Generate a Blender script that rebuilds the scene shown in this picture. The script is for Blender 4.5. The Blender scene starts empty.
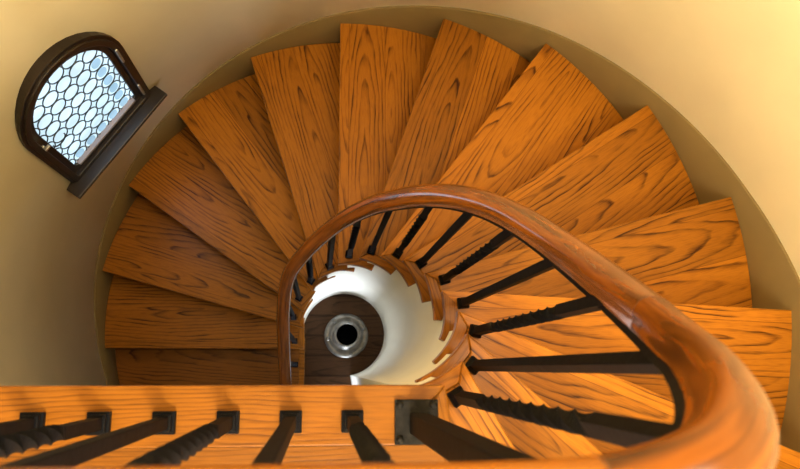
import bpy, bmesh, math, random
from mathutils import Vector, Matrix
random.seed(7)
S = bpy.context.scene
COL = S.collection
PI = math.pi
RISE = 0.19
NOS = [(.212,-.028),(.282,.015),(.333,.079),(.349,.145),(.342,.216),(.319,.292),(.273,.361),(.211,.403),
       (.146,.424),(.067,.426),(-.0154,.387),(-.040,.354),(-.086,.272),(-.087,.202),(-.087,.102)]   # inner nosing corners
OUT = {4:(1.397,.171),5:(1.375,.570),6:(1.18,.955),7:(.873,1.28),8:(.495,1.471),9:(.059,1.519),10:(-.351,1.421),
       11:(-.697,1.193),12:(-.961,.889),13:(-1.101,.484),14:(-1.13,.103)}
OC = Vector((.137,.250)); RO = 1.267            # stair-side face of the skirting
WR = RO + .008                                    # plaster face of the round wall
FLOOR_Z = -16*RISE
CEIL_Z = 2.6

# ------------------------------------------------------------------ materials
def newmat(name):
    m = bpy.data.materials.new(name); m.use_nodes = True
    nt = m.node_tree; nt.nodes.clear()
    o = nt.nodes.new('ShaderNodeOutputMaterial'); b = nt.nodes.new('ShaderNodeBsdfPrincipled')
    nt.links.new(b.outputs[0], o.inputs[0])
    return m, nt, b
class NG:
    def __init__(s, nt): s.nt = nt
    def n(s, t, **k):
        x = s.nt.nodes.new(t)
        for a, v in k.items(): setattr(x, a, v)
        return x
    def l(s, a, b): s.nt.links.new(a, b)
    def math(s, op, a, b=None, c=None):
        x = s.n('ShaderNodeMath', operation=op)
        for i, v in enumerate((a, b, c)):
            if v is None: continue
            if isinstance(v, (int, float)): x.inputs[i].default_value = v
            else: s.l(v, x.inputs[i])
        return x.outputs[0]
    def ramp(s, fac, stops):
        x = s.n('ShaderNodeValToRGB'); e = x.color_ramp.elements
        while len(e) < len(stops): e.new(.5)
        for i, (p, c) in enumerate(stops):
            e[i].position = p; e[i].color = (*c, 1) if len(c) == 3 else c
        s.l(fac, x.inputs[0]); return x.outputs[0]
    def mix(s, fac, a, b, bt='MIX'):
        x = s.n('ShaderNodeMix', data_type='RGBA', blend_type=bt)
        if isinstance(fac, (int, float)): x.inputs[0].default_value = fac
        else: s.l(fac, x.inputs[0])
        for i, v in ((6, a), (7, b)):
            if isinstance(v, tuple): x.inputs[i].default_value = (*v, 1)
            else: s.l(v, x.inputs[i])
        return x.outputs[2]

def oak(name, light, dark, board=.145, seam=True, rough=.36, grain=1.0, along='x', contrast=1.0, sw=.001, coat=.05):
    """Varnished oak: ring pattern of a log sawn along its length, pores, boards glued side by side."""
    m, nt, b = newmat(name); g = NG(nt)
    tc = g.n('ShaderNodeTexCoord'); oi = g.n('ShaderNodeObjectInfo')
    sep = g.n('ShaderNodeSeparateXYZ'); g.l(tc.outputs['Object'], sep.inputs[0])
    X, Y = (sep.outputs[0], sep.outputs[1]) if along == 'x' else (sep.outputs[1], sep.outputs[0])
    R = oi.outputs['Random']
    bi = g.math('FLOOR', g.math('DIVIDE', g.math('ADD', Y, 5.0), board))
    seed = g.math('ADD', g.math('MULTIPLY', R, 37.0), g.math('MULTIPLY', bi, 3.17))
    wn = g.n('ShaderNodeTexWhiteNoise', noise_dimensions='1D'); g.l(seed, wn.inputs['W'])
    sc = g.n('ShaderNodeSeparateColor'); g.l(wn.outputs['Color'], sc.inputs[0])
    # warp
    cv = g.n('ShaderNodeCombineXYZ')
    g.l(g.math('MULTIPLY', X, 2.2), cv.inputs[0]); g.l(g.math('MULTIPLY', Y, 9.0), cv.inputs[1]); g.l(seed, cv.inputs[2])
    nz = g.n('ShaderNodeTexNoise'); nz.inputs['Scale'].default_value = 1.0; nz.inputs['Detail'].default_value = 3; g.l(cv.outputs[0], nz.inputs['Vector'])
    warp = g.math('SUBTRACT', nz.outputs[0], .5)
    # ring distance : long thin ellipses
    yy = g.math('ADD', g.math('SUBTRACT', g.math('MODULO', g.math('ADD', Y, 5.0), board), board*.5), g.math('MULTIPLY', g.math('SUBTRACT', sc.outputs[0], .5), board*1.3))
    xx = g.math('MULTIPLY', g.math('SUBTRACT', X, g.math('MULTIPLY', sc.outputs[1], 1.1)), .10)
    d = g.math('SQRT', g.math('ADD', g.math('MULTIPLY', yy, yy), g.math('MULTIPLY', xx, xx)))
    d = g.math('ADD', d, g.math('MULTIPLY', warp, .06))
    fr = g.math('FRACT', g.math('MULTIPLY', d, 62.0*grain))
    ring = g.ramp(fr, [(0, (0,0,0)), (.52, (.05,.05,.05)), (.76, (.55,.55,.55)), (.86, (1,1,1)), (.94, (.7,.7,.7)), (1, (0,0,0))])
    # patchy strength of the dark latewood
    cv2 = g.n('ShaderNodeCombineXYZ')
    g.l(g.math('MULTIPLY', X, 5.0), cv2.inputs[0]); g.l(g.math('MULTIPLY', Y, 22.0), cv2.inputs[1]); g.l(g.math('ADD', seed, 9.0), cv2.inputs[2])
    nz2 = g.n('ShaderNodeTexNoise'); nz2.inputs['Scale'].default_value = 1; nz2.inputs['Detail'].default_value = 2; g.l(cv2.outputs[0], nz2.inputs['Vector'])
    st = g.ramp(nz2.outputs[0], [(.36, (.12,.12,.12)), (.66, (1,1,1))])
    # pores
    cv3 = g.n('ShaderNodeCombineXYZ')
    g.l(g.math('MULTIPLY', X, 26.0), cv3.inputs[0]); g.l(g.math('MULTIPLY', Y, 620.0), cv3.inputs[1]); g.l(seed, cv3.inputs[2])
    nz3 = g.n('ShaderNodeTexNoise'); nz3.inputs['Scale'].default_value = 1; nz3.inputs['Detail'].default_value = 1; g.l(cv3.outputs[0], nz3.inputs['Vector'])
    por = g.ramp(nz3.outputs[0], [(.45, (0,0,0)), (.72, (1,1,1))])
    f1 = g.math('MULTIPLY', g.math('MULTIPLY', ring, st), 1.0*contrast)
    f = g.math('MINIMUM', g.math('ADD', f1, g.math('MULTIPLY', por, .30)), 1.0)
    tint = g.math('ADD', .68, g.math('MULTIPLY', sc.outputs[2], .50))
    lc = g.mix(g.math('MULTIPLY', nz2.outputs[0], .35), light, tuple(c*.72 for c in light))
    c0 = g.mix(f, lc, dark)
    hs = g.n('ShaderNodeHueSaturation'); hs.inputs['Saturation'].default_value = 1.0
    g.l(tint, hs.inputs['Value']); g.l(c0, hs.inputs['Color'])
    col = hs.outputs[0]
    if seam:
        e = g.math('ABSOLUTE', g.math('SUBTRACT', g.math('MODULO', g.math('ADD', Y, 5.0), board), board*.5))
        sm = g.math('GREATER_THAN', e, board*.5-sw)
        col = g.mix(g.math('MULTIPLY', sm, .55), col, dark)
    g.l(col, b.inputs['Base Color'])
    b.inputs['Roughness'].default_value = rough; b.inputs['Specular IOR Level'].default_value = .17
    b.inputs['Coat Weight'].default_value = coat; b.inputs['Coat Roughness'].default_value = .22
    bp = g.n('ShaderNodeBump'); bp.inputs['Strength'].default_value = .12; bp.inputs['Distance'].default_value = .002
    g.l(f, bp.inputs['Height']); bp.invert = True; g.l(bp.outputs[0], b.inputs['Normal'])
    return m

def plain(name, col, rough=.5, metal=0, noise=0, nscale=20, bump=0, coat=0, spec=None):
    m, nt, b = newmat(name); g = NG(nt)
    b.inputs['Base Color'].default_value = (*col, 1); b.inputs['Roughness'].default_value = rough; b.inputs['Metallic'].default_value = metal
    b.inputs['Coat Weight'].default_value = coat
    if spec is not None: b.inputs['Specular IOR Level'].default_value = spec
    if noise or bump:
        tc = g.n('ShaderNodeTexCoord'); nz = g.n('ShaderNodeTexNoise'); nz.inputs['Scale'].default_value = nscale; nz.inputs['Detail'].default_value = 4
        g.l(tc.outputs['Object'], nz.inputs['Vector'])
        if noise:
            c = g.ramp(nz.outputs[0], [(.3, tuple(v*(1-noise) for v in col)), (.7, tuple(min(1, v*(1+noise)) for v in col))]); g.l(c, b.inputs['Base Color'])
        if bump:
            bp = g.n('ShaderNodeBump'); bp.inputs['Strength'].default_value = bump; bp.inputs['Distance'].default_value = .003
            g.l(nz.outputs[0], bp.inputs['Height']); g.l(bp.outputs[0], b.inputs['Normal'])
    return m

OAK = oak('oak_tread', (.40,.140,.009), (.055,.013,.0015), board=.16, grain=.95)
OAK_EDGE = oak('oak_edge', (.36,.125,.009), (.05,.013,.002), board=.5, seam=False, grain=.9)
OAK_RET = oak('oak_return', (.36,.125,.009), (.07,.018,.003), board=.5, seam=False, grain=1.0, along='y', contrast=.7)
OAK_LAND = oak('oak_landing', (.225,.078,.0055), (.055,.015,.002), board=.5, seam=False, grain=1.7, contrast=.75)
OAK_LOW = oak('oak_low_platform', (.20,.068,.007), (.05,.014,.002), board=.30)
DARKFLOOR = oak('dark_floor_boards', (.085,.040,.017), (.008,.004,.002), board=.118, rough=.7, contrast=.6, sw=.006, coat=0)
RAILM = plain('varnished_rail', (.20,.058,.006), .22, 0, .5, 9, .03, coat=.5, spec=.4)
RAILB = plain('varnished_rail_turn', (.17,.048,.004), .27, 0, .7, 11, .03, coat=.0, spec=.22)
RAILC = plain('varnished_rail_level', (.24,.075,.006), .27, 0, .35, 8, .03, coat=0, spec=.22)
def streak(mat, sx=(4,4,14)):
    nt = mat.node_tree; tn = [n for n in nt.nodes if n.type == 'TEX_NOISE'][0]; tc = [n for n in nt.nodes if n.type == 'TEX_COORD'][0]
    uv = nt.nodes.new('ShaderNodeUVMap'); mp = nt.nodes.new('ShaderNodeMapping'); mp.inputs['Scale'].default_value = sx
    nt.links.new(uv.outputs[0], mp.inputs['Vector']); nt.links.new(mp.outputs[0], tn.inputs['Vector']); tn.inputs['Scale'].default_value = 1
    tn.inputs['Distortion'].default_value = .7
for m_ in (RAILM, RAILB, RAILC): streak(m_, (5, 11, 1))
IRON = plain('black_iron', (.0032,.0032,.0045), .6, 0, .3, 60, .2, spec=.08)
IRON2 = plain('black_iron_plate', (.010,.009,.008), .6, 0, .6, 90, .6, spec=.12)
PLASTER = plain('cream_plaster', (.88,.775,.52), .72, 0, .05, 3.2, .10)
WHITEP = plain('white_plaster', (.90,.88,.79), .6, 0, .03, 4, .06)
OLIVE = plain('olive_skirting_paint', (.21,.145,.055), .5, 0, .06, 6, .05)
DARKW = plain('dark_window_wood', (.012,.006,.004), .45, 0, .35, 25, .1, coat=.1)
SILVER = plain('worn_silver', (.55,.53,.48), .3, .9, .2, 40)
LEAD = plain('lead_came', (.03,.045,.06), .5, .3)
PEWTER = plain('grey_stand_metal', (.22,.21,.19), .32, .5, .4, 25, .1)
BLACKIN = plain('black_bowl_lining', (.002,.002,.002), .9, spec=0)
BULB, nt_, b_ = newmat('lamp_glass'); b_.inputs['Emission Color'].default_value = (1,.72,.38,1); b_.inputs['Emission Strength'].default_value = 6

def glass_day(name, c1, s):
    m, nt, b = newmat(name); g = NG(nt)
    tc = g.n('ShaderNodeTexCoord'); nz = g.n('ShaderNodeTexNoise'); nz.inputs['Scale'].default_value = 9
    g.l(tc.outputs['Object'], nz.inputs['Vector'])
    c = g.ramp(nz.outputs[0], [(.38, tuple(v*.75 for v in c1)), (.6, c1)])
    g.l(c, b.inputs['Emission Color']); b.inputs['Emission Strength'].default_value = s
    b.inputs['Base Color'].default_value = (.1,.1,.1,1); b.inputs['Roughness'].default_value = .15
    return m
PANE = glass_day('daylit_pane', (.62,.86,1.0), 1.15)
ROUNDEL = glass_day('daylit_roundel', (.36,.66,.90), .85)

# ------------------------------------------------------------------ helpers
def obj(name, bm, mat, parent=None, smooth=False, loc=None, bevel=0, seg=2, kind=None, ang=35):
    bmesh.ops.recalc_face_normals(bm, faces=bm.faces)
    me = bpy.data.meshes.new(name); bm.to_mesh(me); bm.free()
    o = bpy.data.objects.new(name, me); COL.objects.link(o)
    for mm in (mat if isinstance(mat, list) else [mat]): me.materials.append(mm)
    if parent: o.parent = parent
    if loc is not None: o.location = loc
    if smooth:
        for p in me.polygons: p.use_smooth = True
    if bevel:
        md = o.modifiers.new('bevel', 'BEVEL'); md.width = bevel; md.segments = seg; md.limit_method = 'ANGLE'; md.angle_limit = math.radians(ang)
    if kind: o['kind'] = kind
    return o
def empty(name, loc, label, cat, group=None, rot=0):
    o = bpy.data.objects.new(name, None); COL.objects.link(o); o.location = loc; o.rotation_euler = (0,0,rot)
    o.empty_display_size = .05
    if label: o['label'] = label; o['category'] = cat
    if group: o['group'] = group
    return o
def prism(bm, pts, z0, z1):
    a = [bm.verts.new((p[0], p[1], z0)) for p in pts]; b = [bm.verts.new((p[0], p[1], z1)) for p in pts]; n = len(pts)
    bm.faces.new(a[::-1]); bm.faces.new(b)
    for i in range(n): bm.faces.new((a[i], a[(i+1)%n], b[(i+1)%n], b[i]))
def box(bm, c, s, mat=None):
    r = bmesh.ops.create_cube(bm, size=1)
    for v in r['verts']:
        v.co = Vector((v.co.x*s[0]+c[0], v.co.y*s[1]+c[1], v.co.z*s[2]+c[2]))
        if mat is not None: v.co = mat @ v.co
    return r['verts']
def lathe(bm, prof, n=48, c=(0,0)):
    rings = []
    for r, z in prof:
        rings.append([bm.verts.new((c[0]+r*math.cos(2*PI*i/n), c[1]+r*math.sin(2*PI*i/n), z)) for i in range(n)] if r > 1e-6 else [bm.verts.new((c[0], c[1], z))])
    for a, b in zip(rings, rings[1:]):
        for i in range(n):
            j = (i+1) % n
            if len(a) == 1 and len(b) == 1: continue
            if len(a) == 1: bm.faces.new((a[0], b[i], b[j]))
            elif len(b) == 1: bm.faces.new((a[i], a[j], b[0]))
            else: bm.faces.new((a[i], a[j], b[j], b[i]))
def catmull(P, t):
    n = len(P); i = max(0, min(n-2, int(math.floor(t)))); f = t-i
    p0 = Vector(P[max(i-1, 0)]); p1 = Vector(P[i]); p2 = Vector(P[i+1]); p3 = Vector(P[min(i+2, n-1)])
    return .5*((2*p1)+(p2-p0)*f+(2*p0-5*p1+4*p2-p3)*f*f+(3*p1-p0-3*p2+p3)*f**3)
# inner edge curve; parameter k (0 = landing corner), continues straight below step 14 and left along the landing edge above 0
INNER = [Vector(p).to_3d() for p in ([(.06,-.028),(.14,-.040)] + NOS + [(-.087,0),(-.087,-.1),(-.087,-.2)])]
def inner(t):
    return catmull(INNER, t+2).to_2d()
def inner_n(t):                       # unit normal pointing from the well into the treads
    d = inner(t+.02)-inner(t-.02); d.normalize(); return Vector((d.y, -d.x))
def hit(p, d):                        # from p along d to the outer circle
    w = p-OC; b = w.dot(d); return p + d*(-b+math.sqrt(b*b-w.dot(w)+RO*RO))
ANG0 = {0:-80.3, 1:-59.1, 2:-41.3, 3:-21.9}
NL = {}
for k in range(15):
    P = Vector(NOS[k])
    if k in ANG0: d = Vector((math.cos(math.radians(ANG0[k])), math.sin(math.radians(ANG0[k]))))
    else: d = (Vector(OUT[k])-P).normalized()
    NL[k] = (P, d, hit(P, d))
def oang(p): return math.atan2(p.y-OC.y, p.x-OC.x)
OA = {}
for k in range(15):
    a = oang(NL[k][2])
    while k > 0 and a < OA[k-1]: a += 2*PI
    OA[k] = a
def opt(a, R=RO): return OC + Vector((math.cos(a), math.sin(a)))*R

# ------------------------------------------------------------------ setting
def ring_wall(name, c, r0, r1, z0, z1, mat, a0=0, a1=2*PI, n=128, kind='structure', zt=None):
    bm = bmesh.new(); full = abs(a1-a0-2*PI) < 1e-4; cols = []
    m = n if full else n+1
    for i in range(m):
        a = a0+(a1-a0)*i/n; u = Vector((math.cos(a), math.sin(a))); t = z1 if zt is None else zt(a)
        cols.append([bm.verts.new((*(c+u*r0), z0)), bm.verts.new((*(c+u*r0), t)), bm.verts.new((*(c+u*r1), t)), bm.verts.new((*(c+u*r1), z0))])
    for i in range(n):
        A = cols[i]; B = cols[(i+1) % m]
        for j in range(4): bm.faces.new((A[j], B[j], B[(j+1)%4], A[(j+1)%4]))
    if not full: bm.faces.new(cols[0]); bm.faces.new(cols[-1][::-1])
    return obj(name, bm, mat, kind=kind, smooth=False)

# window geometry in the wall's tangent plane: u to the right looking outward, w up
WTH = math.radians(145.5); WN = Vector((math.cos(WTH), math.sin(WTH))); WU = Vector((WN.y, -WN.x))
def arch(hw, zb, zs, za, n=20):
    pts = [(-hw, zb), (-hw, zs)]
    for i in range(1, n):
        a = PI - PI*i/n
        pts.append((hw*math.copysign(abs(math.cos(a))**1.0, math.cos(a)), zs+(za-zs)*math.sin(a)))
    pts += [(hw, zs), (hw, zb)]
    return pts
CAS = arch(.236, -1.74, -1.29, -1.018)
OPEN = arch(.186, -1.66, -1.29, -1.083)

# round wall
wall = ring_wall('wall_outer', OC, WR, WR+.25, FLOOR_Z, CEIL_Z, PLASTER, n=192)
for p in wall.data.polygons: p.use_smooth = abs(p.normal.z) < .5
def wpt(u, d, w): q = OC + WN*d + WU*u; return (q.x, q.y, w)
def wprism(bm, outline, d0, d1, hole=None):
    if hole is None:
        a = [bm.verts.new(wpt(u, d0, w)) for u, w in outline]; b = [bm.verts.new(wpt(u, d1, w)) for u, w in outline]
        bm.faces.new(a); bm.faces.new(b[::-1]); n = len(outline)
        for i in range(n): bm.faces.new((a[i], a[(i+1)%n], b[(i+1)%n], b[i]))
    else:
        n = len(outline)
        V = [[bm.verts.new(wpt(u, d, w)) for u, w in L] for L in (outline, hole) for d in (d0, d1)]
        oa, ob, ha, hb = V
        for i in range(n):
            j = (i+1) % n
            bm.faces.new((oa[i], oa[j], ha[j], ha[i])); bm.faces.new((ob[i], ob[j], hb[j], hb[i]))
            bm.faces.new((oa[i], oa[j], ob[j], ob[i])); bm.faces.new((ha[i], ha[j], hb[j], hb[i]))
bm = bmesh.new(); prism(bm, [opt(2*PI*i/128, WR+.25) for i in range(128)], FLOOR_Z-.08, FLOOR_Z)
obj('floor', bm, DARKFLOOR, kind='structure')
bm = bmesh.new(); prism(bm, [opt(2*PI*i/128, WR+.25) for i in range(128)], CEIL_Z, CEIL_Z+.08)
obj('ceiling', bm, PLASTER, kind='structure')

# landing: floor slab, edge boards, plaster edge below
P0, d0, O0 = NL[0]
yl = P0.y
al = math.atan2(yl-OC.y, -math.sqrt(RO*RO-(yl-OC.y)**2))
O0n = OA[0]
def arc(a, b, n, R=RO): return [opt(a+(b-a)*i/n, R) for i in range(n+1)]
nrm0 = Vector((-d0.y, d0.x))          # towards the first step
e1 = .024; e2 = .024
# edge boards
def line_y(p, d, y): return p + d*((y-p.y)/d.y)
Pin = P0 - nrm0*e1
Cin = line_y(Pin, d0, yl-e2)                           # mitre inner corner
lx = opt(al-2*PI if al > 0 else al).x
Lw = opt(al)
xa = OC.x-math.sqrt(RO*RO-(yl-OC.y)**2); xb = OC.x-math.sqrt(RO*RO-(yl-e2-OC.y)**2)
th = .032; e3 = .098; xc = OC.x-math.sqrt(RO*RO-(yl-e3-OC.y)**2)
bm = bmesh.new(); prism(bm, [P0, Vector((xa, yl)), Vector((xc, yl-e3)), line_y(Pin, d0, yl-e3), Cin], -th, 0)
obj('trim_1', bm, OAK_LAND, kind='structure', bevel=.003)
Oin = hit(Pin, d0)
bm = bmesh.new()
rot = Matrix.Rotation(-math.atan2(d0.y, d0.x), 2)
loc = [rot@(q-P0) for q in (P0, Cin, Oin, O0)]
prism(bm, loc, -th, 0)
t2 = obj('trim_2', bm, OAK_LAND, kind='structure', bevel=.003, loc=(P0.x, P0.y, 0)); t2.rotation_euler = (0,0,math.atan2(d0.y, d0.x))
a_s = math.atan2(Oin.y-OC.y, Oin.x-OC.x); a_e = math.atan2(yl-e3-OC.y, xc-OC.x)
if a_e > 0: a_e -= 2*PI
bm = bmesh.new(); prism(bm, [line_y(Pin, d0, yl-e3)]+arc(a_s, a_e, 40), -th, -.0005)
obj('floor_landing', bm, OAK_LAND, kind='structure')
bm = bmesh.new()
Pf = P0 - nrm0*.035; Ef = line_y(Pf, d0, yl-.06); a1 = math.atan2(hit(Pf, d0).y-OC.y, hit(Pf, d0).x-OC.x)
x3 = OC.x-math.sqrt(RO*RO-(yl-.06-OC.y)**2); a2 = math.atan2(yl-.06-OC.y, x3-OC.x)
if a2 > 0: a2 -= 2*PI
prism(bm, [Ef]+arc(a1, a2, 40), -.24, -th)
obj('floor_landing_joists', bm, WHITEP, kind='structure')

# skirting that climbs with the stair
def kof(a):
    for k in range(14):
        if a <= OA[k+1]: return k+(a-OA[k])/(OA[k+1]-OA[k])
    return 14+(a-OA[14])/.32
def ztop(a):
    k = kof(a); z = -RISE*(k-.42)
    return z if k < 14.4 else -RISE*(13.98-.25*(1-min(1, (k-14.4)/.6))) + 0*z
bm = bmesh.new(); N = 200; aA = OA[0]-.02; aB = OA[14]+1.25; cols = []
for i in range(N+1):
    a = aA+(aB-aA)*i/N; t = ztop(a) if i > 1 else .08; t0 = max(FLOOR_Z+.001, t-.62)
    pi_, po = opt(a, RO), opt(a, WR+.003)
    cols.append([bm.verts.new((*pi_, t0)), bm.verts.new((*pi_, t-.004)), bm.verts.new((*(opt(a, RO+.002)), t)), bm.verts.new((*po, t)), bm.verts.new((*po, t0))])
for A, B in zip(cols, cols[1:]):
    for j in range(5): bm.faces.new((A[j], B[j], B[(j+1)%5], A[(j+1)%5]))
bm.faces.new(cols[0]); bm.faces.new(cols[-1][::-1])
sk = obj('baseboard_outer', bm, OLIVE, kind='structure')
for p in sk.data.polygons: p.use_smooth = abs(p.normal.z) < .5

# ------------------------------------------------------------------ steps
TH = .034
ordin = ['', 'first','second','third','fourth','fifth','sixth','seventh','eighth','ninth','tenth','eleventh','twelfth','thirteenth','fourteenth']
look = {
 1:'honey oak winder step directly below the landing corner, first step down',
 2:'honey oak winder step second below the landing, its edge passing under the near rail bend',
 3:'honey oak winder step third below the landing, front edge slanting down to the right',
 4:'oak winder step ending furthest right, front edge nearly level in the photo',
 5:'oak winder step pointing right and slightly up, ending beside the right wall',
 6:'oak winder step whose tip reaches the upper right of the round wall',
 7:'oak winder step pointing diagonally up, tip right of top centre',
 8:'oak winder step with its tip highest in the photo, just right of top centre',
 9:'oak winder step whose front edge runs vertically at the top of the photo',
 10:'oak winder step immediately left of the one with the vertical front edge',
 11:'oak winder step pointing to the upper left, tip right of the window sill',
 12:'reddish oak winder step with pale sheen, left side, directly below the window sill',
 13:'dark oak winder step at far left, front edge sloping gently down to the right',
 14:'dark oak step at far left with level front edge, last above the low platform'}
for k in range(1, 15):
    P, d, O = NL[k]; z = -RISE*k
    perp = Vector((-d.y, d.x))              # ccw = downhill
    # inner curve from k (corner) up to k-2 (end of the return)
    te = k-1.97 if k > 1 else -.9
    if k == 2: te = .02
    ts = [k+(te-k)*i/16 for i in range(17)]
    W = .030
    inn = [inner(t) for t in ts]
    off = [inner(t)+inner_n(t)*(W+.035*max(0, k-1-t)) for t in ts]
    dist = lambda q: -(q-P).dot(perp)       # distance behind the nosing line
    j = 0
    while dist(off[j]) < .030 and j < 8: j += 1
    if j > 0:
        a_, b_2 = off[j-1], off[j]; f = (.030-dist(a_))/(dist(b_2)-dist(a_)) if dist(b_2) != dist(a_) else 0
        Q = a_+(b_2-a_)*max(0, min(1, f))
    else: Q = off[0]
    offc = [Q]+off[j:]
    # back edge: parallel behind the nosing of the step above, reaching .05 behind it
    if k >= 1:
        Pu, du, Ou = NL[k-1]; pu = Vector((-du.y, du.x))
        Bo = hit(Pu - pu*.06, du)
    ab = oang(Bo)
    while ab > OA[k]: ab -= 2*PI
    while ab < OA[k]-PI: ab += 2*PI
    outer = arc(OA[k], ab, 10)
    poly = [P, O] + outer[1:] + offc[::-1]
    # start of the back side must not double back over the curve end
    Rm = Matrix.Rotation(-math.atan2(d.y, d.x), 2)
    root = empty('stair_step', (P.x, P.y, z), look[k], 'stair step', 'oak winder steps of the spiral stair', math.atan2(d.y, d.x))
    tol = lambda q: Rm@(q-P)
    bm = bmesh.new(); prism(bm, [tol(q) for q in poly], -TH, 0)
    obj('tread', bm, OAK, root, bevel=.0035, seg=3)
    bm = bmesh.new(); prism(bm, [tol(q) for q in ([P]+offc+inn[::-1][:-1])], -TH, 0)
    obj('return_nosing', bm, OAK_RET, root, bevel=.0035, seg=3)
    # riser under the nosing down to the tread below
    ri = P - perp*.032; s0 = ri + d*.036; s1 = hit(ri, d) - d*.001
    bm = bmesh.new(); prism(bm, [tol(q) for q in (s0, s1, hit(ri-perp*.016, d)-d*.001, s0-perp*.016)], -RISE+.0005, -TH-.0005)
    obj('riser', bm, OAK_EDGE, root, bevel=.001)

# low platform below step 14
zp = -15*RISE
Pp = Vector((-.087, .17)); a3 = math.atan2(.17-OC.y, -math.sqrt(RO*RO-(.17-OC.y)**2)); a3 += 2*PI if a3 < 0 else 0
bm = bmesh.new()
yb = -.86; xw = OC.x-math.sqrt(RO*RO-(yb-OC.y)**2); a4 = math.atan2(yb-OC.y, xw-OC.x)+2*PI
org = Vector((-.6, 0))
pts = [Vector((-.117, .17))]+arc(a3, a4, 24)+[Vector((-.117, yb))]
root = empty('stair_platform', (org.x, org.y, zp), 'wide dark brown wooden platform at the foot of the steps, lower left beside the hole', 'stair platform')
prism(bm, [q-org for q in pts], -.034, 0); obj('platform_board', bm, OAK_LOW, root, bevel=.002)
bm = bmesh.new(); prism(bm, [q-org for q in (Vector((-.117,.17)), Vector((-.087,.17)), Vector((-.087,yb)), Vector((-.117,yb)))], -.034, 0)
obj('edge_strip', bm, OAK_EDGE, root, bevel=.003)
bm = bmesh.new(); prism(bm, [q-org for q in (Vector((-.125,.17)), Vector((-.110,.17)), Vector((-.110,yb)), Vector((-.125,yb)))], -RISE+.001, -.0345)
obj('fascia', bm, OAK_EDGE, root)

# white plaster drum round the well, stepped under the treads
DC = Vector((.137,.198)); DR = .243
def drum_top(a):
    best = None
    q = DC+Vector((math.cos(a), math.sin(a)))*(DR+.02)
    kk = 0
    # parameter of the inner curve nearest to this direction
    bt, bd = 0, 9
    for i in range(-20, 300):
        t = i*.05; p = inner(t)-DC; dd = abs((math.atan2(p.y, p.x)-a+PI) % (2*PI)-PI)
        if dd < bd and t < 15: bd, bt = dd, t
    return -RISE*(math.floor(max(bt, -.5)+1.55)) - TH - .0015
ring_wall('wall_well', DC, DR, DR+.07, FLOOR_Z, 0, WHITEP, a0=math.radians(-80), a1=math.radians(178), n=258, zt=drum_top)

# ------------------------------------------------------------------ balusters
RAIL = [(-1.10,-.078,.80),(-.8,-.078,.80),(-.5,-.078,.80),(-.2,-.078,.80),(.0,-.078,.80),(.10,-.078,.80),(.170,-.074,.80),(.232,-.058,.79),
        (.277,-.035,.748),(.327,-.006,.642),(.364,.024,.527),(.392,.068,.395),(.404,.130,.240),(.398,.208,.070),(.370,.290,-.090),(.333,.355,-.240),
        (.280,.407,-.400),(.211,.443,-.580),(.130,.461,-.780),(.035,.446,-1.0),(-.061,.393,-1.22),(-.124,.327,-1.40),(-.148,.216,-1.60),
        (-.151,.075,-1.80),(-.149,-.063,-1.96),(-.148,-.2,-2.01),(-.148,-.35,-2.01)]
RP = [Vector(p) for p in RAIL]
def rail_pt(t): return catmull(RP, t)
def rail_frame(t):
    d = rail_pt(t+.01)-rail_pt(t-.01); d.normalize(); s = d.cross(Vector((0,0,1))).normalized(); u = s.cross(d).normalized(); return rail_pt(t), s, u
SUB = -.028          # underside of the wood, where the flat iron bar sits
BAR = .009
def rail_under(x, y, zh):
    best, bz = 9, 0
    for i in range(0, (len(RP)-1)*20+1):
        t = i/20; p = rail_pt(t); e = math.hypot(p.x-x, p.y-y)+.15*abs(p.z-zh)
        if e < best: best, bz = e, p.z
    return bz+SUB-BAR-.002
def bar_mesh(h, w, twist, sh=None):
    bm = bmesh.new(); n = 90 if twist else 2; prev = None
    for i in range(n+1):
        f = i/n; a = 0; tw = 0
        if twist:
            s = min(1, max(0, (f-.24)/.52)); a = s*2*PI*2.25
            tw = 1 if .25 < f < .75 else 0
        hw = w/2*(1.0+.03*tw)
        r = [bm.verts.new((hw*math.sqrt(2)*math.cos(a+PI/4+j*PI/2), hw*math.sqrt(2)*math.sin(a+PI/4+j*PI/2), f*h)) for j in range(4)]
        if prev:
            for j in range(4): bm.faces.new((prev[j], prev[(j+1)%4], r[(j+1)%4], r[j]))
        else: bm.faces.new(r[::-1])
        prev = r
    bm.faces.new(prev); return bm
def baluster(x, y, z, rot, twist, label, plate=False, group='iron balusters of the stair'):
    root = empty('baluster', (x, y, z), label, 'baluster', group, rot)
    top = rail_under(x, y, z+.87)
    bm = bar_mesh(top-z-.004, .0185, twist)
    obj('bar', bm, IRON, root, bevel=0 if twist else .0012, loc=(0,0,.004))
    bm = bmesh.new()
    if plate:
        box(bm, (0,0,.006), (.036,.036,.012))
        box(bm, (0,0,.016), (.027,.027,.010))
    else:
        box(bm, (0,0,.010), (.031,.031,.020))
        vs = box(bm, (0,0,.026), (.031,.031,.012))
        for v in vs:
            if v.co.z > .027: v.co.x *= .62; v.co.y *= .62
    obj('shoe', bm, IRON, root, bevel=.0015)
BP = {1:(.269,-.055),2:(.343,.006),3:(.391,.092),4:(.399,.181),5:(.380,.272),6:(.335,.351),7:(.275,.413),8:(.193,.455),9:(.112,.468),
      10:(.032,.446),11:(-.050,.401),12:(-.109,.340),13:(-.141,.258),14:(-.139,.144),15:(-.137,.020)}
for k, (x, y) in BP.items():
    nn = inner_n(k-.5); rot = math.atan2(nn.y, nn.x)
    tw = k % 2 == 1
    w_ = 'twisted' if tw else 'plain square'
    where = 'on the low platform beside the dark floor hole' if k == 15 else \
        {1:'on the first step below the landing'}.get(k, 'on the %s step down from the landing' % ordin[k])
    baluster(x, y, -RISE*k, rot, tw, '%s black iron baluster %s' % (w_, where))
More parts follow.
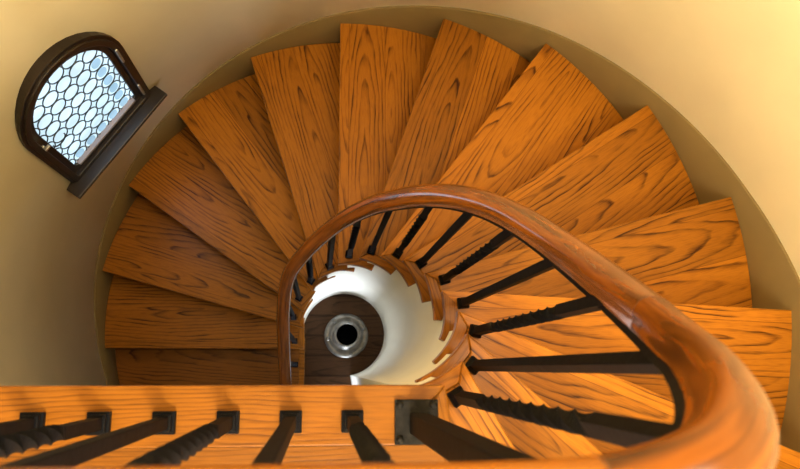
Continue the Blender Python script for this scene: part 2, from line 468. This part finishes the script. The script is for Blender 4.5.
lab = {0:'nearest the newel post', 1:'second left of the newel post', 2:'third left of the newel post', 3:'fourth left of the newel post',
       4:'second from the left edge of the photo', 5:'leftmost with a visible foot plate'}
for i in range(6):
    tw = i % 2 == 0
    baluster(.055-.1005*i, -.086, 0, 0, tw, '%s black iron baluster on the landing edge, %s' % ('twisted' if tw else 'plain square', lab[i]), True, 'iron balusters on the landing')

# newel
nx, ny = .166, -.090
root = empty('newel_post', (nx, ny, 0), 'thick square black iron newel post bolted to the landing corner', 'newel post')
bm = bmesh.new(); box(bm, (-.004,.002,.004), (.073,.073,.008)); obj('base_plate', bm, IRON2, root, bevel=.0015)
bm = bmesh.new(); box(bm, (0,0,.008+.36), (.033,.033,.71)); obj('post', bm, IRON, root, bevel=.002)
for sx in (-1,1):
    for sy in (-1,1):
        bm = bmesh.new(); lathe(bm, [(.0065,0),(.0065,.003),(.004,.0055),(0,.006)], 8)
        obj('bolt', bm, IRON2, root, loc=(-.004+sx*.028, .002+sy*.028, .008), smooth=True)

# ------------------------------------------------------------------ handrail
PROF = []
hw, ht, hb = .0265, .022, .028
for i in range(13):
    a = PI*i/12; PROF.append((hw*math.cos(a), ht*math.sin(a)**.85 if 0 < i < 12 else 0))
PROF += [(-hw*.98,-.008),(-hw*.80,-.014),(-hw*.74,-.022),(-hw*.66,-hb),(hw*.66,-hb),(hw*.74,-.022),(hw*.80,-.014),(hw*.98,-.008)]
def sweep(prof, t0, t1, n, uvs=True, scale=1):
    bm = bmesh.new(); uvl = bm.loops.layers.uv.new('UVMap'); rings = []; L = []; acc = 0; last = None
    for i in range(n+1):
        t = t0+(t1-t0)*i/n; p, s, u = rail_frame(t)
        if last is not None: acc += (p-last).length
        last = p; L.append(acc)
        rings.append([bm.verts.new(p+s*a*scale+u*b*scale) for a, b in prof])
    m = len(prof)
    for i in range(n):
        for j in range(m):
            f = bm.faces.new((rings[i][j], rings[i][(j+1)%m], rings[i+1][(j+1)%m], rings[i+1][j]))
            for lp, (ii, jj) in zip(f.loops, ((i,j),(i,j+1),(i+1,j+1),(i+1,j))):
                lp[uvl].uv = (L[ii], jj/m)
    bm.faces.new(rings[0]); bm.faces.new(rings[-1][::-1])
    return bm
root = empty('handrail', (RP[6].x, RP[6].y, RP[6].z), 'varnished brown wooden handrail winding from the landing down around the well', 'handrail')
def railobj(nm, bm, m, sm=True):
    for v in bm.verts: v.co -= root.location
    o = obj(nm, bm, m, root, smooth=sm)
    if sm:
        md = o.modifiers.new('edge', 'EDGE_SPLIT'); md.split_angle = math.radians(50)
    return o
TA, TB = 5.85, 10.85
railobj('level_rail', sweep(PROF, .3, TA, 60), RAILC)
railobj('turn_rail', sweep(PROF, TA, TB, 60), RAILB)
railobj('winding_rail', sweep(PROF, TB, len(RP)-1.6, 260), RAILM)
JM = plain('joint_line', (.10,.03,.006), .35)
for t in (TA, TB): railobj('joint', sweep(PROF, t-.010, t+.010, 2, scale=1.012), JM)
railobj('iron_bar', sweep([(.0165,SUB-.0005),(-.0165,SUB-.0005),(-.0165,SUB-BAR),(.0165,SUB-BAR)], .32, len(RP)-1.62, 320), IRON, False)

# ------------------------------------------------------------------ window
win = bpy.data.objects.new('window_1', None); COL.objects.link(win); win['kind'] = 'structure'; win.location = wpt(0, 1.260, -1.74)
bpy.context.view_layer.update()
def wobj(nm, bm, m, par=None, **k):
    for v in bm.verts: v.co -= win.location
    o = obj(nm, bm, m, win, **k)
    if par is not None: o.parent = par
    return o
bm = bmesh.new(); wprism(bm, CAS, 1.228, 1.290, arch(.212, -1.70, -1.285, -1.045)); wobj('casing', bm, DARKW, bevel=.004, seg=2)
bm = bmesh.new(); wprism(bm, arch(.250, -1.742, -1.29, -1.004), 1.238, 1.292, arch(.2355, -1.74, -1.29, -1.0185)); wobj('outer_bead', bm, DARKW, bevel=.003)
sash = None
bm = bmesh.new(); wprism(bm, arch(.212, -1.70, -1.285, -1.045), 1.247, 1.262, OPEN); sash = wobj('window_sash', bm, DARKW, bevel=.004)
bm = bmesh.new(); wprism(bm, arch(.188, -1.661, -1.29, -1.081), 1.257, 1.260); wobj('pane', bm, PANE)
bm = bmesh.new(); bc = bmesh.new()
def wtube_ring(bm, cu, cw, r, d, tr, n=24, m=6, rw=None):
    rw = rw or r; R_ = []
    for i in range(n):
        a = 2*PI*i/n
        R_.append([bm.verts.new(wpt(cu+(r+tr*math.cos(b))*math.cos(a), d+tr*math.sin(b), cw+(rw+tr*math.cos(b))*math.sin(a))) for b in [2*PI*q/m for q in range(m)]])
    for i in range(n):
        for j in range(m): bm.faces.new((R_[i][j], R_[(i+1)%n][j], R_[(i+1)%n][(j+1)%m], R_[i][(j+1)%m]))
def inside(u, w):
    if abs(u) > .186 or w < -1.66: return False
    return w < -1.29 or (u/.186)**2+((w+1.29)/.208)**2 < 1.0
for r_ in range(8):
    for c_ in range(-3, 4):
        cu = c_*.068; cw = -1.626+r_*.0735
        if not inside(cu*.84, cw-.012 if cw > -1.4 else cw): continue
        wtube_ring(bm, cu, cw, .0335, 1.254, .0024, rw=.036)
        vs = []
        disc = [(cu+.0215*math.cos(2*PI*i/16), cw+.026*math.sin(2*PI*i/16)) for i in range(16)]
        if all(inside(a, b) for a, b in disc) and (r_ == 0 or c_ >= 2): wprism(bc, disc, 1.2545, 1.2565)
wobj('lead_cames', bm, LEAD, smooth=True)
if len(bc.verts): wobj('blue_roundels', bc, ROUNDEL)
else: bc.free()
# sill: board and moulding under it
bm = bmesh.new(); wprism(bm, [(-.285,-1.742),(-.285,-1.722),(.285,-1.722),(.285,-1.742)], 1.180, 1.290); sill = wobj('window_sill', bm, DARKW, bevel=.004)
bm = bmesh.new(); wprism(bm, [(-.262,-1.775),(-.262,-1.7425),(.262,-1.7425),(.262,-1.775)], 1.197, 1.290); wobj('sill_moulding', bm, DARKW, bevel=.005)
bm = bmesh.new(); wprism(bm, [(-.172,-1.662),(-.172,-1.650),(.172,-1.650),(.172,-1.662)], 1.236, 1.257); wobj('glazing_bead', bm, plain('grey_bead', (.30,.26,.28), .4))
for zc in (-1.285, -1.60):
    bm = bmesh.new()
    prof = [(-.050,.004),(-.044,.006),(-.036,.0045),(-.030,.006),(.030,.006),(.036,.0045),(.044,.006),(.050,.004)]
    R_ = []
    for s, r in prof: R_.append([bm.verts.new(wpt(.214+r*math.cos(a), 1.222+r*math.sin(a), zc+s)) for a in [2*PI*q/10 for q in range(10)]])
    for A, B in zip(R_, R_[1:]):
        for j in range(10): bm.faces.new((A[j], A[(j+1)%10], B[(j+1)%10], B[j]))
    bm.faces.new(R_[0]); bm.faces.new(R_[-1])
    wobj('hinge', bm, SILVER, smooth=True)
bm = bmesh.new(); wprism(bm, [(-.216,-1.342),(-.216,-1.316),(-.204,-1.316),(-.204,-1.342)], 1.228, 1.237)
wprism(bm, [(-.216,-1.331),(-.216,-1.319),(-.192,-1.319),(-.192,-1.331)], 1.215, 1.226); lt = wobj('latch', bm, SILVER, bevel=.002)
bm = bmesh.new(); wtube_ring(bm, -.155, -1.36, .030, 1.225, .0028); 
bmesh.ops.delete(bm, geom=[v for v in bm.verts if v.co.z > -1.352], context='VERTS'); wobj('latch_handle', bm, LEAD, smooth=True)

# ------------------------------------------------------------------ round stand on the lower floor
sx, sy = .152, .190
root = empty('floor_stand', (sx, sy, FLOOR_Z), 'round grey metal stand with a hollow black bowl on the dark lower floor', 'stand')
bm = bmesh.new(); lathe(bm, [(0,0),(.108,0),(.113,.006),(.117,.016),(.113,.026),(.096,.030),(.082,.022),(.078,.020),(.070,.030),(.066,.042),(0,.042)], 64)
obj('base_dish', bm, PEWTER, root, smooth=True)
bm = bmesh.new(); lathe(bm, [(0,.042),(.058,.042),(.050,.07),(.054,.12),(.060,.15),(.066,.160),(.064,.167),(.058,.168),(.053,.160),(.050,.120),(.0,.118)], 64)
obj('bowl', bm, PEWTER, root, smooth=True)
bm = bmesh.new(); lathe(bm, [(.0535,.164),(.049,.130),(.040,.121),(0,.1205)], 48); obj('bowl_lining', bm, BLACKIN, root, smooth=True)
for a in (190, 285, 130, 20):
    bm = bmesh.new(); bmesh.ops.create_uvsphere(bm, u_segments=16, v_segments=10, radius=.011)
    obj('foot_knob', bm, PEWTER, root, smooth=True, loc=(.098*math.cos(math.radians(a)), .098*math.sin(math.radians(a)), .036))

bpy.data.objects['floor_stand'].scale = (1.12,1.12,1.0)
# ------------------------------------------------------------------ lights
def area(name, loc, target, size, power, col, size_y=None, shape='DISK'):
    L = bpy.data.lights.new(name, 'AREA'); L.energy = power; L.color = col; L.size = size; L.shape = shape
    if size_y: L.shape = 'RECTANGLE'; L.size_y = size_y
    o = bpy.data.objects.new(name, L); COL.objects.link(o); o.location = loc
    o.rotation_euler = (Vector(target)-Vector(loc)).to_track_quat('-Z', 'Y').to_euler(); return o
def point(name, loc, r, power, col):
    L = bpy.data.lights.new(name, 'POINT'); L.energy = power; L.color = col; L.shadow_soft_size = r
    o = bpy.data.objects.new(name, L); COL.objects.link(o); o.location = loc; return o
point('landing_wall_lamp', (-.25,-.92,1.5), .12, 38, (1,.88,.64))
point('stair_ceiling_lamp', (.62,.15,1.5), .15, 52, (1,.88,.64))
area('wall_fill_light', (.15,-.98,.95), (-.80,1.10,-.75), .22, 43, (1,.90,.72), size_y=.5)  # added unseen fill that brightens the upper left wall, no window behind it
area('upper_window_daylight', (.15,1.45,1.35), (.1,.0,.3), .5, 2, (.72,.84,1), size_y=.7)
area('window_daylight', wpt(0,1.15,-1.35), (.1,.2,-2.2), .32, 1.2, (.62,.80,1), size_y=.5)
ld = area('lower_door_daylight', (.17,-.55,-2.66), (.32,.45,-2.50), .30, 6, (.80,.88,1), size_y=.7); ld.data.spread = math.radians(85)

Wd = bpy.data.worlds.new('world'); S.world = Wd; Wd.use_nodes = True
Wd.node_tree.nodes['Background'].inputs[0].default_value = (.5,.5,.5,1); Wd.node_tree.nodes['Background'].inputs[1].default_value = .05

# ------------------------------------------------------------------ camera
cd = bpy.data.cameras.new('camera'); cam = bpy.data.objects.new('camera', cd); COL.objects.link(cam); S.camera = cam
cd.sensor_width = 36; cd.lens = 700.05*36/800; cd.clip_start = .02
Mr = Matrix(((9.93736132e-01, 3.68210238e-07, 1.11751958e-01), (-2.09611302e-02, 9.82252168e-01, 1.86390209e-01), (-1.09768534e-01, -1.87565133e-01, 9.76099477e-01)))
cam.matrix_world = Matrix.Translation((0,0,1.1997)) @ Mr.transposed().to_4x4()
cd.dof.use_dof = True; cd.dof.focus_distance = 2.3; cd.dof.aperture_fstop = 7.0
S.view_settings.view_transform = 'Standard'; S.view_settings.look = 'None'; S.view_settings.gamma = 1; S.view_settings.exposure = .22
